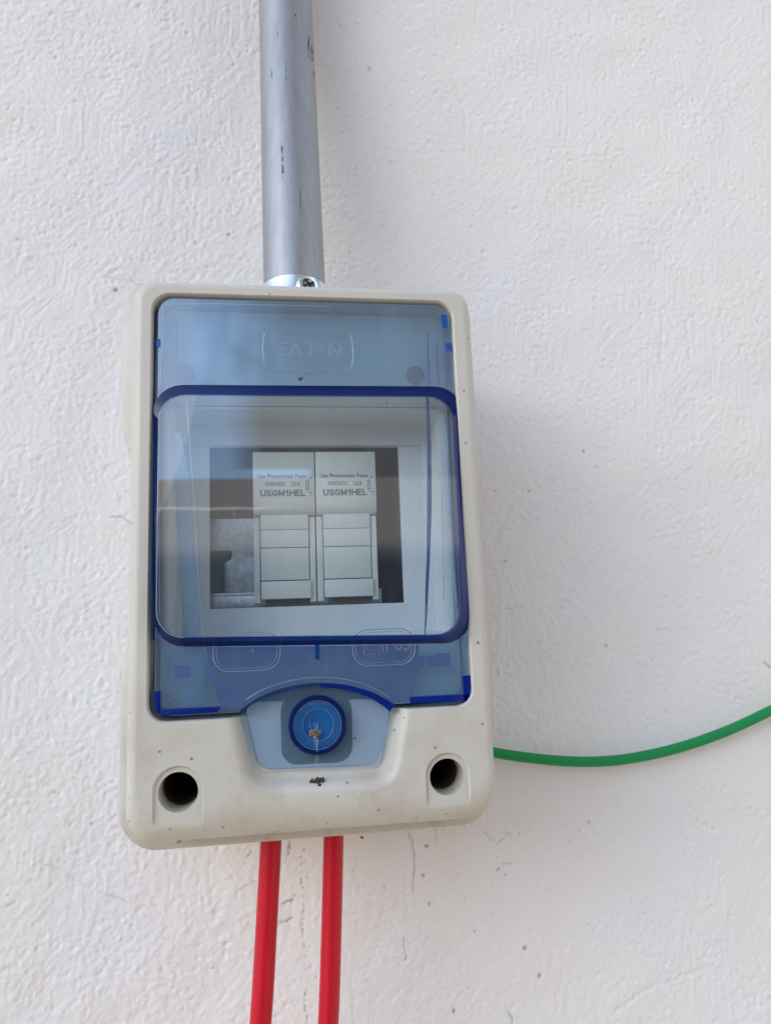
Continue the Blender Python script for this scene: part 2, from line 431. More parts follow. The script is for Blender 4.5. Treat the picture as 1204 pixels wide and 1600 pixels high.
def wnorm(o):
    md = o.modifiers.new('wn', 'WEIGHTED_NORMAL'); md.keep_sharp = True; md.weight = 80

def empty(name, label, cat, group=None):
    o = bpy.data.objects.new(name, None); COL.objects.link(o); o.empty_display_size = .01
    o['label'] = label; o['category'] = cat
    if group: o['group'] = group
    return o
def flat(o): wnorm(o); return o
def tag(o, label, cat, group=None):
    o['label'] = label; o['category'] = cat
    if group: o['group'] = group
    return o

# ------------------------------------------------------------------ the wall
def fft_noise(nz, nx, d, fn, seed):
    r = np.random.default_rng(seed); w = r.standard_normal((nz, nx)); Fq = np.fft.rfft2(w)
    kz = np.fft.fftfreq(nz, d)[:, None]; kx = np.fft.rfftfreq(nx, d)[None, :]
    h = np.fft.irfft2(Fq * fn(kx, kz), s=(nz, nx)); h -= h.mean(); return h / h.std()

def build_wall():
    d = 0.5; x0, x1, z0, z1 = -190.0, 290.0, -270.0, 330.0
    xs = np.arange(x0, x1 + .01, d); zs = np.arange(z0, z1 + .01, d); nx, nz = len(xs), len(zs)
    Xg, Zg = np.meshgrid(xs, zs)
    band = lambda lo, hi: (lambda kx, kz: np.exp(-(np.hypot(kx, kz) * hi) ** 2) * (1 - np.exp(-(np.hypot(kx, kz) * lo) ** 2)))
    def aniso(ang, along, across):
        c, s = math.cos(ang), math.sin(ang)
        return lambda kx, kz: np.exp(-((kx * c + kz * s) * along) ** 2 - ((-kx * s + kz * c) * across) ** 2) * (1 - np.exp(-(np.hypot(kx, kz) * 14) ** 2))
    knob = fft_noise(nz, nx, d, band(5, 1.15), 1); knob2 = fft_noise(nz, nx, d, band(9, 2.3), 2)
    fine = fft_noise(nz, nx, d, band(2.5, .55), 3)
    und = fft_noise(nz, nx, d, band(200, 26), 4); patch = fft_noise(nz, nx, d, band(300, 18), 5)
    # trowel strokes: three directions, blended by slow masks
    s1 = fft_noise(nz, nx, d, aniso(math.radians(86), 14, 1.5), 6)
    s2 = fft_noise(nz, nx, d, aniso(math.radians(48), 16, 1.6), 7)
    s3 = fft_noise(nz, nx, d, aniso(math.radians(118), 13, 1.6), 8)
    mk1 = 1 / (1 + np.exp(-3 * fft_noise(nz, nx, d, band(300, 30), 9))); mk2 = 1 / (1 + np.exp(-3 * fft_noise(nz, nx, d, band(300, 24), 10)))
    st = s1 * mk1 + s2 * (1 - mk1) * mk2 + s3 * (1 - mk1) * (1 - mk2)
    amt = .75 + .35 * np.tanh(patch)
    # the right-hand part is trowelled smoother
    left = 1 / (1 + np.exp((Xg - 70) / 40)); amt = amt * (1.0 + .05 * left)
    rk = np.random.default_rng(31); imp = np.zeros((nz, nx)); kz_ = np.fft.fftfreq(nz, d)[:, None]; kx_ = np.fft.rfftfreq(nx, d)[None, :]; lumps = np.zeros((nz, nx))
    for sig, cnt, am in ((.55, 9000, .085), (.8, 5200, .13), (1.15, 1500, .15)):
        imp[:] = 0; imp[rk.integers(0, nz, cnt), rk.integers(0, nx, cnt)] = rk.uniform(.25, 1, cnt) * np.where(rk.random(cnt) < .82, 1, -.8)
        g_ = np.exp(-2 * (np.pi * np.hypot(kx_, kz_) * sig) ** 2) * (2 * np.pi * sig ** 2 / d ** 2)
        lumps += am * np.fft.irfft2(np.fft.rfft2(imp) * g_, s=(nz, nx))
    h = lumps * (1.05 + .25 * left) + .024 * knob * amt + .05 * np.maximum(knob - 1.1, 0) * amt + .066 * knob2 * amt + .036 * fine + .056 * st * (.55 + .45 * np.tanh(-patch)) + .14 * und
    h -= .10 * np.maximum(-knob2 - 1.6, 0)
    dirt = np.zeros_like(h); nz1 = fft_noise(nz, nx, d, band(6, .8), 21)
    def crack(pix, wd=.30, dep=.25, dk=.6, dots=0.0, seed=0):
        rr = np.random.default_rng(seed); P = [at(px, py, 0)[[0, 2]] for px, py in pix]; Q = []
        for a, b in zip(P[:-1], P[1:]):
            n = max(2, int(np.linalg.norm(b - a) / 1.2))
            for k in range(n): Q.append(a + (b - a) * k / n + rr.normal(0, .22, 2))
        Q.append(P[-1])
        for a, b in zip(Q[:-1], Q[1:]):
            lo = np.minimum(a, b) - 1.5; hi = np.maximum(a, b) + 1.5
            i0, i1 = np.searchsorted(xs, [lo[0], hi[0]]); j0, j1 = np.searchsorted(zs, [lo[1], hi[1]])
            if i1 <= i0 or j1 <= j0: continue
            gx, gz = Xg[j0:j1, i0:i1], Zg[j0:j1, i0:i1]; ab = b - a
            t = np.clip(((gx - a[0]) * ab[0] + (gz - a[1]) * ab[1]) / max(ab @ ab, 1e-6), 0, 1)
            ds = np.hypot(gx - a[0] - t * ab[0], gz - a[1] - t * ab[1]); k = np.exp(-(ds / wd) ** 2)
            if dots: k = k * (nz1[j0:j1, i0:i1] > dots)
            h[j0:j1, i0:i1] -= k * dep; dirt[j0:j1, i0:i1] = np.maximum(dirt[j0:j1, i0:i1], k * dk * .6)
    crack([(472, 1325), (470, 1360), (474, 1405), (473, 1450), (476, 1490), (480, 1530), (476, 1568), (481, 1600)], .34, .3, .6, .15, 1)
    crack([(452, 1316), (451, 1335)], .5, .4, .8, -.6, 2); crack([(440, 1410), (458, 1408), (461, 1400)], .45, .35, .8, -.3, 3)
    crack([(438, 1442), (450, 1440), (457, 1434)], .45, .35, .8, -.4, 4)
    crack([(632, 1290), (642, 1312), (647, 1335), (647, 1365), (645, 1390)], .26, .25, .75, 0, 5)
    crack([(680, 1295), (680, 1318)], .3, .2, .7, .1, 6); crack([(630, 1465), (634, 1500)], .25, .2, .6, 0, 7)
    crack([(163, 430), (182, 437), (205, 438), (222, 448)], .24, .22, .45, 0, 8)
    crack([(370, 1394), (384, 1383), (404, 1376)], .22, .2, .5, 0, 9)
    crack([(175, 807), (184, 809), (190, 807)], .3, .3, .6, 0, 10); crack([(193, 811), (205, 816)], .3, .3, .6, 0, 11)
    crack([(55, 1342), (95, 1360), (130, 1380), (140, 1388)], .22, .18, .38, -.7, 12)
    crack([(160, 1396), (180, 1402), (200, 1409)], .24, .2, .5, 0, 13); crack([(10, 1414), (24, 1408)], .3, .2, .6, 0, 14)
    crack([(755, 1298), (762, 1308), (775, 1318), (787, 1310)], .3, .2, .6, -.3, 15); crack([(787, 1302), (798, 1305)], .25, .2, .5, 0, 16)
    crack([(782, 1348), (798, 1350)], .25, .2, .5, 0, 17); crack([(794, 1580), (800, 1597)], .4, .3, .6, 0, 18)
    crack([(1194, 1036), (1204, 1044)], .5, .3, .8, 0, 19); crack([(386, 1340), (392, 1330)], .3, .3, .7, 0, 20)
    crack([(788, 950), (798, 950), (812, 947)], .22, .15, .5, 0, 22)
    # long trowel ridges right of the box
    for pix, w_ in (([(850, 985), (880, 935), (915, 890), (955, 845)], .6), ([(905, 930), (940, 895)], .6), ([(690, 90), (712, 130), (725, 170), (727, 210)], .7),
                    ([(770, 862), (782, 820), (800, 790)], .7), ([(955, 1585), (1010, 1545), (1110, 1510)], .7), ([(1070, 500), (1078, 560)], .8), ([(1035, 490), (1032, 560)], .8)):
        crack(pix, w_, .14, .03, 0, int(pix[0][0]))
    def spot(px, py, r, k, dep=.0):
        c = at(px, py, 0); i0, i1 = np.searchsorted(xs, [c[0] - 3, c[0] + 3]); j0, j1 = np.searchsorted(zs, [c[2] - 3, c[2] + 3])
        if i1 <= i0 or j1 <= j0: return
        gx, gz = Xg[j0:j1, i0:i1], Zg[j0:j1, i0:i1]; ds = np.hypot(gx - c[0], (gz - c[2]) * random.uniform(.6, 1.5)); kk = np.clip(1.6 - ds / r, 0, 1)
        dirt[j0:j1, i0:i1] = np.maximum(dirt[j0:j1, i0:i1], kk * k * .78); h[j0:j1, i0:i1] -= kk * dep
    for px, py, r, k in ((181, 453, .7, .9), (28, 373, .4, .8), (24, 430, .35, .7), (118, 382, .4, .5), (206, 404, .45, .6), (357, 367, .6, .8), (305, 379, .5, .7),
                         (558, 37, .4, .6), (577, 107, .6, .55), (1182, 501, .4, .7), (911, 705, .4, .9), (826, 767, .35, .8), (773, 767, .5, .6), (788, 877, .55, .7),
                         (946, 1009, .4, .7), (919, 1284, .4, .7), (904, 1298, .35, .6), (666, 1322, .7, 1), (661, 1368, .5, 1), (778, 1358, .45, .9), (789, 1367, .4, .8),
                         (670, 1412, .4, .8), (741, 1455, .4, .8), (819, 1481, .6, .9), (842, 1524, .6, .8), (708, 1579, .5, .9), (638, 1292, .3, .7), (917, 1445, .35, .7),
                         (163, 1497, .3, .8), (257, 1466, .3, .7), (332, 1512, .3, .8), (85, 1238, .4, .5), (12, 1398, .4, .7), (110, 1287, .35, .6), (143, 1287, .35, .6), (1090, 1282, .3, .6),
                         (1170, 1262, .4, .5), (770, 1430, .3, .6), (600, 1385, .4, .5), (205, 1445, .4, .5), (590, 1300, .3, .4), (13, 1240, .35, .6), (40, 1520, .3, .6), (860, 1390, .3, .5)):
        spot(px, py, r, k, .1)
    for _ in range(170):
        spot(random.uniform(0, 1204), random.uniform(0, 1600) ** 1, random.uniform(.15, .32), random.uniform(.15, .6), .06)
    for _ in range(40):
        spot(random.uniform(380, 860), random.uniform(1290, 1600), random.uniform(.15, .36), random.uniform(.2, .8), .06)
    e = np.minimum(np.minimum(Xg - x0, x1 - Xg), np.minimum(Zg - z0, z1 - Zg)); fade = np.clip(e / 12, 0, 1)
    h = h * fade * 1.02
    co = np.empty((nz, nx, 3), np.float32); co[..., 0] = Xg; co[..., 1] = -h; co[..., 2] = Zg; co *= S
    idx = np.arange(nz * nx).reshape(nz, nx)
    F = np.stack([idx[:-1, :-1], idx[:-1, 1:], idx[1:, 1:], idx[1:, :-1]], -1).reshape(-1, 4)
    B = 2500.0          # plain wall around the modelled patch
    ex = np.array([(-B, -1200), (B, -1200), (B, 1800), (-B, 1800), (x0, z0), (x1, z0), (x1, z1), (x0, z1)], np.float32)
    ev = np.stack([ex[:, 0], np.zeros(8), ex[:, 1]], -1) * S
    o0 = nz * nx
    EF = np.array([(0, 1, 5, 4), (1, 2, 6, 5), (2, 3, 7, 6), (3, 0, 4, 7)]) + o0
    V = np.concatenate([co.reshape(-1, 3), ev.astype(np.float32)]); F = np.concatenate([F, EF])
    me = bpy.data.meshes.new('wall'); me.vertices.add(len(V)); me.vertices.foreach_set('co', V.ravel())
    me.loops.add(F.size); me.loops.foreach_set('vertex_index', F.ravel().astype(np.int32))
    me.polygons.add(len(F)); me.polygons.foreach_set('loop_start', np.arange(0, F.size, 4, dtype=np.int32))
    me.polygons.foreach_set('loop_total', np.full(len(F), 4, np.int32))
    me.update(calc_edges=True); me.polygons.foreach_set('use_smooth', np.ones(len(F), bool))
    a = me.attributes.new('dirt', 'FLOAT', 'POINT'); a.data.foreach_set('value', np.concatenate([dirt.ravel(), np.zeros(8)]).astype(np.float32))
    me.materials.append(M['stucco'])
    o = bpy.data.objects.new('wall', me); COL.objects.link(o)
    tag(o, 'white painted stucco wall with knobbly trowelled plaster and hairline cracks', 'wall')
    return o
build_wall()

# ------------------------------------------------------------------ the enclosure
box = empty('fuse_enclosure', 'light grey plastic fuse box with a transparent blue hinged lid, mounted on the stucco wall', 'fuse box')

# back half, fixed to the wall
bs = [(1.5, 52.2, 72, -90, 6, 11, 5.2), (-48.8, 52.2, 72, -90, 6, 11, 5.2), (-49.6, 51.6, 71.4, -89.4, 6, 11, 5.2)]
mk('base', loft([rrect(*s) for s in bs]), M['grey'], box)

# cover: lofted shell, then the recesses are cut out of it
cs = [(-49.9, 53.2, 72.6, -91.2, 8, 11, 5.6), (-50.8, 54.0, 73.0, -91.9, 8, 11, 5.6), (-56.6, 54.2, 73.2, -92.1, 8, 11, 5.6), (-57.8, 53.8, 72.8, -91.6, 8, 11, 5.3),
      (-58.5, 52.9, 71.6, -90.6, 7.6, 10.5, 4.2), (-58.9, 50.8, 70.0, -88.9, 7.2, 9.6, 2.0), (-59.6, 49.4, 69.0, -87.9, 7, 9, .7), (-64, 48.7, 67.8, -87.2, 6.6, 8, .3),
      (-72, 47.8, 65, -85.7, 6.2, 7.8, .1), (-80, 46.6, 62, -84.0, 5.6, 7.4, 0), (-83.6, 46.1, 60.6, -82.9, 5.3, 7, 0), (-85.4, 45.6, 59.9, -81.6, 5.2, 6.8, 0),
      (-86.7, 45.05, 59.3, -79.9, 5.0, 6.6, 0), (-87.5, 44.45, 58.7, -78.0, 4.8, 6.4, 0), (-87.9, 43.7, 58.0, -76.0, 4.6, 6.2, 0), (-88.0, 43.0, 57.4, -74.4, 4.4, 6, 0)]
shell = loft([rrect(*s) for s in cs])

def PXL(pts, y): return [tuple(at(a, b, y)[[0, 2]]) for a, b in pts]
def ccw(p):
    a = sum(p[i - 1][0] * p[i][1] - p[i][0] * p[i - 1][1] for i in range(len(p)))
    return p if a > 0 else p[::-1]
LID = [(-40.6, -54.5), (40.2, -54.5), (40.2, 55.5), (-40.6, 55.5)]
LR = [4.2, 4.2, 4.6, 4.6]
def loft_poly(poly, r, prof, **k):
    return loft([ring3(rpoly(poly, r, off), y) for off, y in prof], **k)
c_lid = loft_poly(LID, LR, [(1.5, -90), (.75, -88.3), (.45, -88.0), (.18, -87.75), (.03, -87.3), (0, -86.6), (0, -80)])
deep = [(-38.5, -38.5), (38.5, -38.5), (38.5, 27.4), (-38.5, 27.4)]
c_deep = loft_poly(deep, 3, [(0, -83), (0, -52.5)])
BAY = ccw(PXL([(374, 1092), (402, 1212), (598, 1204), (618, 1086)], -84))
c_bay = loft_poly(BAY, 3.2, [(7.2, -90), (4.9, -88.2), (4.1, -88.0), (3.2, -87.75), (2.4, -87.2), (1.7, -86.3), (1.2, -85.2), (.7, -84.3), (.1, -83.8), (-.6, -83.6)])
wells = []; HOLES = []
for px, py, r in ((278.5, 1238, 4.65), (698.5, 1214, 4.45)):
    c = at(px, py, -87.3); HOLES.append((c[0], c[2], r))
    wells.append(loft([disc_loop(c[0], c[2], r + .5, -89), disc_loop(c[0], c[2], r + .12, -87.35), disc_loop(c[0], c[2], r, -87.0), disc_loop(c[0], c[2], r - .25, -52)]))
    u = [(c[0] + (r + .95) * math.cos(t), c[2] + .35 + (r + .95) * math.sin(t)) for t in np.linspace(0, math.pi, 25)]
    u = [(c[0] + r + 1.05, c[2] - 14)] + u + [(c[0] - r - 1.05, c[2] - 14)]
    u2 = [(c[0] + (p[0] - c[0]) * 1.06, p[1] + (.3 if p[1] > c[2] else 0)) for p in u]
    wells.append(loft([ring3(u2, -89), ring3(u2, -88.0), ring3(u, -87.25)]))
groove = plate([rpoly(LID, LR, .03), rpoly([(-38.9, -52.8), (39.3, -52.8), (39.3, 54.3), (-38.9, 54.3)], 3.4)], -81.0, 22, 0)
cover = cut(shell, [c_lid, c_deep, c_bay] + wells + [groove])
co = mk('cover', cover, M['grey'], box, 30); wnorm(co)
for x, z, r in HOLES:
    w = mk('screw_well', loft([disc_loop(x, z, r - .28, -80), disc_loop(x, z, r - .34, -54)], False, True), M['hole'], box)
    w['label'] = 'dark round screw well in the lower cover'

bf = rpoly(ccw(BAY[:] ), 3.2, -.9); bf = [(x, min(z + .0, z)) for x, z in bf]
mk('bay_floor', plate([bf], -83.72, .6, 0), M['tray'], box)
# inner tray with the module window
o1 = [(-38.4, -38.4), (38.4, -38.4), (38.4, 27.3), (-38.4, 27.3)]
t_in = [(-37.3, -35.8), (36.9, -35.8), (36.9, 26.5), (-37.3, 26.5)]
tprof = loft([ring3(rpoly(o1, 1.2), -79.6), ring3(rpoly(t_in, 1.6, .7), -79.6), ring3(rpoly(t_in, 1.6, .15), -79.3), ring3(rpoly(t_in, 1.4, -.05), -78.6),
              ring3(rpoly([(-36.9, -35.2), (36.2, -35.2), (36.2, 25.5), (-36.9, 25.5)], 1.0), -69.0),
              ring3(rpoly([(-36.8, -35.0), (36.0, -35.0), (36.0, 25.3), (-36.8, 25.3)], 1.0), -67.4)], False, False)
mk('tray_frame', tprof, M['tray'], box, 30)
win = [(-27.85, -27.05), (27.1, -27.05), (27.1, 19.2), (-27.85, 19.2)]
pocket = [(-36.7, -34.9), (35.9, -34.9), (35.9, 25.2), (-36.7, 25.2)]
step = [(-35.6, -27.5), (33.9, -27.5), (33.9, 19.5), (-35.6, 19.5)]
mk('tray_floor', plate([rpoly(pocket, .3, .6), rpoly(step, .2)], -67.4, 1.2, 0), M['tray'], box)
mk('tray_window', plate([rpoly(step, .2, .6), rpoly(win, .25)], -66.6, 1.6, .12), M['tray'], box)
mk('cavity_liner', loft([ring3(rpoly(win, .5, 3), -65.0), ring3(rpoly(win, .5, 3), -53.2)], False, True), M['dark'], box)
# mounting rail behind the fuse holders
rail = plate([[(-34, -22.3), (21, -22.3), (21, -.5), (-34, -.5)], ccw([(-30, -13.8), (-24.5, -13.8), (-22.6, -12.6), (-22.0, -10.8), (-22.6, -10), (-30, -10)])], -58.0, 1.0, .1)
rail2 = box_mesh(-34, 21, -63.5, -62.6, -27, -23.6, .1); rail3 = box_mesh(-34, 21, -63, -58, -23.6, -22.6, .1)
mk('mounting_rail', join(rail, rail2, rail3), M['rail'], box)
mk('dark_block', box_mesh(-34.5, -24.2, -61.5, -59.2, -23, -12.6, .3), M['dark'], box)  # near-black block at the lower left of the opening

# pins behind the frosted upper band and lower band
for px, py, r, y in ((650, 583, 2.5, -81.2), (286, 580, 2.8, -80.8)):
    c = at(px, py, y - 1); mk('hinge_pin', loft([disc_loop(c[0], c[2], r, -79.5, 28), disc_loop(c[0], c[2], r, y, 28), disc_loop(c[0], c[2], r * .7, y - .5, 28)]), M['ink'], box)

# ------------------------------------------------------------------ the lid
lid = mk('lid', bpy.data.meshes.new('tmp'), M['lid'], box, sharp=False)
ARC = [(376, 1110), (400, 1093), (430, 1080), (465, 1071), (500, 1068), (540, 1071), (575, 1081), (600, 1094), (612, 1103)]
YL = -87.0
arc = PXL([tuple(p) for p in spline([(a, b, 0) for a, b in ARC], 5) for p in [p[:2]]], YL)
L0 = rpoly([(-39.3, -53.3), (39.8, -53.3), (39.8, 55.0), (-39.3, 55.0)], [4, 4, 4.4, 4.4])
zb = -53.3
arcl = [(arc[0][0], zb)] + [p for p in arc if p[1] > zb + .05] + [(arc[-1][0], zb)]
# insert the arch into the lower edge of the outline
out = []
for i, p in enumerate(L0):
    out.append(p)
    q = L0[(i + 1) % len(L0)]
    if abs(p[1] - zb) < .02 and abs(q[1] - zb) < .02 and p[0] < 0 < q[0]: out += arcl
WB = ccw(PXL([(240, 602), (720, 605), (737, 1004), (242, 1010)], -87))      # outline of the window bulge on the lid
WRr = 7.4
wb_in = rpoly(WB, WRr, -1.0)
lp = plate([out, wb_in], YL, 2.2, .35)
lid.data = lp; sharpen(lp, 30); lp.materials.clear(); lp.materials.append(M['lid']); wnorm(lid)
# border step: a slightly thicker rail round the top and left edge
def strip(pts, w, y0, y1, close=False):
    """bar following an x/z polyline, w wide, from y0 (front) to y1"""
    P = [np.array(p) for p in pts]; n = len(P); A, B = [], []
    for i in range(n):
        t = P[min(i + 1, n - 1)] - P[max(i - 1, 0)]; t = t / (np.linalg.norm(t) + 1e-9); nn = np.array([-t[1], t[0]])
        ww = w[i] if isinstance(w, (list, tuple)) else w
        A.append(P[i] + nn * ww / 2); B.append(P[i] - nn * ww / 2)
    loops = [[(A[i][0], y0, A[i][1]), (B[i][0], y0, B[i][1]), (B[i][0], y1, B[i][1]), (A[i][0], y1, A[i][1])] for i in range(n)]
    return loft(loops)
yy = YL - .02
mk('edge_line', join(strip(PXL([(254, 560), (255, 476), (340, 475), (520, 479)], YL), [.22, .34, .34, .12], YL - .12, YL + .1),
                     strip(PXL([(251, 600), (252, 560), (254, 520)], YL), .25, YL - .1, YL + .1)), M['glint'], lid)
mk('side_skirt', strip(PXL([(249, 480), (247, 560), (244, 640), (243, 800), (243, 1000)], -86), 1.5, -84.6, -82), M['rimlight'], lid)
mk('side_skirt', strip(PXL([(697, 500), (703, 560), (712, 620), (717, 650)], -86), [1.2, 1.8, 2.4, 2.4], -84.6, -82), M['rimlight'], lid)
for pts, w_ in (([(693, 492), (695, 512)], 1.6), ([(699, 536), (701, 548)], 1.7), ([(248, 530), (247.5, 542)], 1.2)):
    mk('side_clip', strip(PXL(pts, YL), w_, YL - .03, YL + .4), M['latch'], lid)
for pts, w_ in (([(668, 520), (669, 560), (671, 602)], [.25, .5, .7]), ([(682, 540), (684, 575), (687, 604)], [.2, .45, .4]), ([(277, 500), (276, 550), (275, 600)], [.3, .5, .3])):
    mk('upper_rib', strip(PXL(pts, -84.7), w_, -84.7, -83.9), M['backing'], lid)

# the clear bulging window
def plane_y(z): return -88.2 - 2.9 * (25 - z) / 61          # the pane leans out towards its lower edge
def onp(loop, dy=0): return [(p[0], plane_y(p[1]) + dy, p[1]) for p in loop]
WF = ccw(PXL([(247, 613), (709, 616), (723, 992), (245, 997)], -89.5))
f_out = rpoly(WF, WRr - .6, 0); f_in = rpoly(WF, WRr - .6, -.06); b_out = rpoly(WB, WRr, 0)
rim_in = rpoly(WF, WRr - .6, -.2); rim_back = rpoly(WF, WRr - .6, -.1)
rimm = loft([ring3(wb_in, YL + .1), ring3(wb_in, YL - .05), ring3(rpoly(WB, WRr, .15), YL - .1), onp(f_out, .45), onp(f_in, .2), onp(rim_in, .5), ring3(rim_back, YL + .1)], False, False)
mk('window_rim', rimm, M['rim'], lid, 30)
pane = loft([onp(rpoly(WF, WRr - .6, -.12), -.05), onp(rpoly(WF, WRr - .6, -.02), .25)], True, False)
n0 = len(pane.vertices)
window = mk('window_pane', pane, M['pane'], lid, 30)
# painted highlight line along the left and lower edge of the pane
bl = [p for p in f_in if (p[0] < -34 or (p[1] < -34 and p[0] < -10))]
bl = sorted(bl, key=lambda p: (math.atan2(p[1] + 5, p[0] + 0) % (2 * math.pi)))
poly = [tuple(x) for x in bl]
mk('window_glint', tube([(p[0], plane_y(p[1]) - .05, p[1]) for p in poly], .11, 8), M['glint'], lid)
# inner ribs of the window seen through it; pale ones carry painted reflections
def ribbon(px_pts, y, w, y_back, mat, name='inner_rib', parent=None):
    pts = [tuple(at(a, b, y)[[0, 2]]) for a, b in px_pts]
    return mk(name, strip(pts, w, y, y_back), mat, parent or lid, 30)
ribbon([(668, 618), (671, 700), (671, 800), (669, 880), (666, 960), (664, 994)], -84.5, [.6, .95, 1.05, .7, .35, .15], -83, M['rimlight'])
ribbon([(702, 650), (708, 720), (713, 850), (716, 960), (713, 985), (702, 1000)], -83.5, [1.5, 3.0, 2.8, 2.3, 1.6, .5], -82, M['lidlow'])
ribbon([(690, 640), (697, 690), (702, 800), (709, 900), (716, 970), (712, 990), (700, 998)], -84.2, .46, -83.6, M['glint'])
ribbon([(688, 650), (690, 740), (692, 850), (693, 940)], -84.0, .28, -83.6, M['glint'])
ribbon([(290, 612), (294, 660), (300, 740), (304, 800), (310, 900), (317, 1000), (318, 1060)], -84.6, .42, -84.0, M['glint'])
ribbon([(271, 690), (274, 750), (277, 820), (281, 890), (287, 990)], -84.6, .30, -84.0, M['glint'])
ribbon([(278, 676), (283, 740), (289, 820), (295, 900), (301, 1000), (306, 1104)], -84.2, [1.2, 3.6, 4.0, 4.2, 4.6, 4.6], -83.9, M['embossed'], 'inner_rib')
ribbon([(284, 1000), (286, 985), (282, 965)], -85, [.25, .35, .15], -84.6, M['glint'])

# lower band: saturated edge blocks, notch, embossed ovals
def pblock(px_pts, y, th, mat, name, parent=lid, bev=.15, r=.25):
    return mk(name, plate([rpoly(ccw(PXL(px_pts, y)), r)], y, th, bev), mat, parent, 30)
pblock([(250, 1108), (346, 1104), (340, 1113), (250, 1119)], YL - .06, 2.6, M['vivid'], 'edge_block')
pblock([(240, 1080), (251, 1079), (252, 1117), (243, 1112)], YL - .06, 2.6, M['vivid'], 'edge_block')
pblock([(640, 1089), (734, 1084), (732, 1096), (640, 1099)], YL - .06, 2.6, M['vivid'], 'edge_block')
pblock([(722, 1056), (736, 1055), (736, 1092), (724, 1098)], YL - .06, 2.6, M['vivid'], 'edge_block')
pblock([(272, 1040), (296, 1040), (296, 1057), (272, 1060)], -84.6, 1.0, M['latch'], 'latch_block', r=.5)
pblock([(318, 1040), (344, 1040), (340, 1058), (320, 1058)], -84.6, 1.0, M['latch'], 'latch_block', r=.6)
pblock([(636, 1024), (664, 1024), (662, 1042), (636, 1044)], -84.6, 1.0, M['latch'], 'latch_block', r=.5)
pblock([(684, 1021), (703, 1020), (703, 1040), (668, 1043), (666, 1026)], -84.6, 1.0, M['latch'], 'latch_block', r=.3)
pblock([(492, 1003), (499, 1003), (499, 1030), (492, 1030)], YL - .25, 1, M['sky_edge'], 'centre_notch', r=.2)
bk = PXL([(322, 1011), (330, 1060), (345, 1107), (368, 1108)], -83.4) + [(p[0], p[1] + .9) for p in PXL([tuple(q[:2]) for q in spline([(a, b, 0) for a, b in ARC], 4)], -83.4)] + PXL([(622, 1100), (640, 1099), (652, 1050), (655, 1008)], -83.4)
mk('lower_backing', plate([bk], -83.4, .8, .1), M['backing'], lid)
def stadium(x0, y0, x1, y1, y, w=.28, n=10):
    c0 = at(x0, y0, y); c1 = at(x1, y1, y); cx, cz = (c0[0] + c1[0]) / 2, (c0[2] + c1[2]) / 2; hx, hz = abs(c1[0] - c0[0]) / 2, abs(c1[2] - c0[2]) / 2
    L = rpoly([(cx - hx, cz - hz), (cx + hx, cz - hz), (cx + hx, cz + hz), (cx - hx, cz + hz)], min(hx, hz) * .86, 0, 12)
    return tube([(p[0], y, p[1]) for p in L + L[:2]], w / 2, 6), (cx, cz, hx, hz)
for box_ in ((333, 990, 438, 1046), (550, 985, 649, 1037)):
    a, inf = stadium(*box_, YL - .08, .32); b, _ = stadium(box_[0] + 5, box_[1] + 4, box_[2] - 5, box_[3] - 4, YL - .08, .16)
    mk('embossed_oval', join(a, b), M['embossed'], lid)
cxz = at(616, 1008, YL); tm = shift(text_mesh('IP65', 4.6, .12, 0), cxz[0] + .4, YL - .04, cxz[2])
c2 = at(580, 1010, YL); q = [(c2[0] - 2.0, c2[2] - 2), (c2[0] + 2.0, c2[2] - 2), (c2[0] + 2.0, c2[2] + 2.3), (c2[0] - 2.0, c2[2] + 2.3)]
mk('embossed_mark', join(tm, tube([(p[0], YL - .05, p[1]) for p in q + q[:1]], .09, 6), tube([(q[0][0] + .9, YL - .05, q[0][1] + 1), (q[1][0] - .9, YL - .05, q[0][1] + 1), (q[1][0] - .9, YL - .05, q[2][1] - 1), (q[0][0] + .9, YL - .05, q[2][1] - 1), (q[0][0] + .9, YL - .05, q[0][1] + 1)], .07, 6)), M['embossed'], lid)
c3 = at(393, 1012, YL); mk('embossed_mark', tube([(c3[0] - .6, YL - .05, c3[2] + 1.5), (c3[0] + .1, YL - .05, c3[2] + .6), (c3[0] + .3, YL - .05, c3[2] - 1.2)], .08, 6), M['embossed'], lid)
# embossed maker plate at the top
a0, a1 = at(410, 508, YL), at(553, 583, YL); cx, cz = (a0[0] + a1[0]) / 2, (a0[2] + a1[2]) / 2; hx, hz = (a1[0] - a0[0]) / 2, (a0[2] - a1[2]) / 2
oct_ = rpoly([(cx - hx * .96, cz - hz), (cx + hx * .96, cz - hz), (cx + hx * 1.0, cz), (cx + hx * .94, cz + hz), (cx - hx * .94, cz + hz), (cx - hx * 1.0, cz)], [3.4, 3.4, 8, 3.4, 3.4, 8])
mk('maker_plate', tube([(p[0], YL - .02, p[1]) for p in oct_ + oct_[:1]], .13, 6), M['embossed'], lid)
mk('maker_name', shift(stroke_text('EvToN', 4.1, .75, 1.05, .26, .1), cx, YL - .07, cz - .1), M['embossed'], lid)

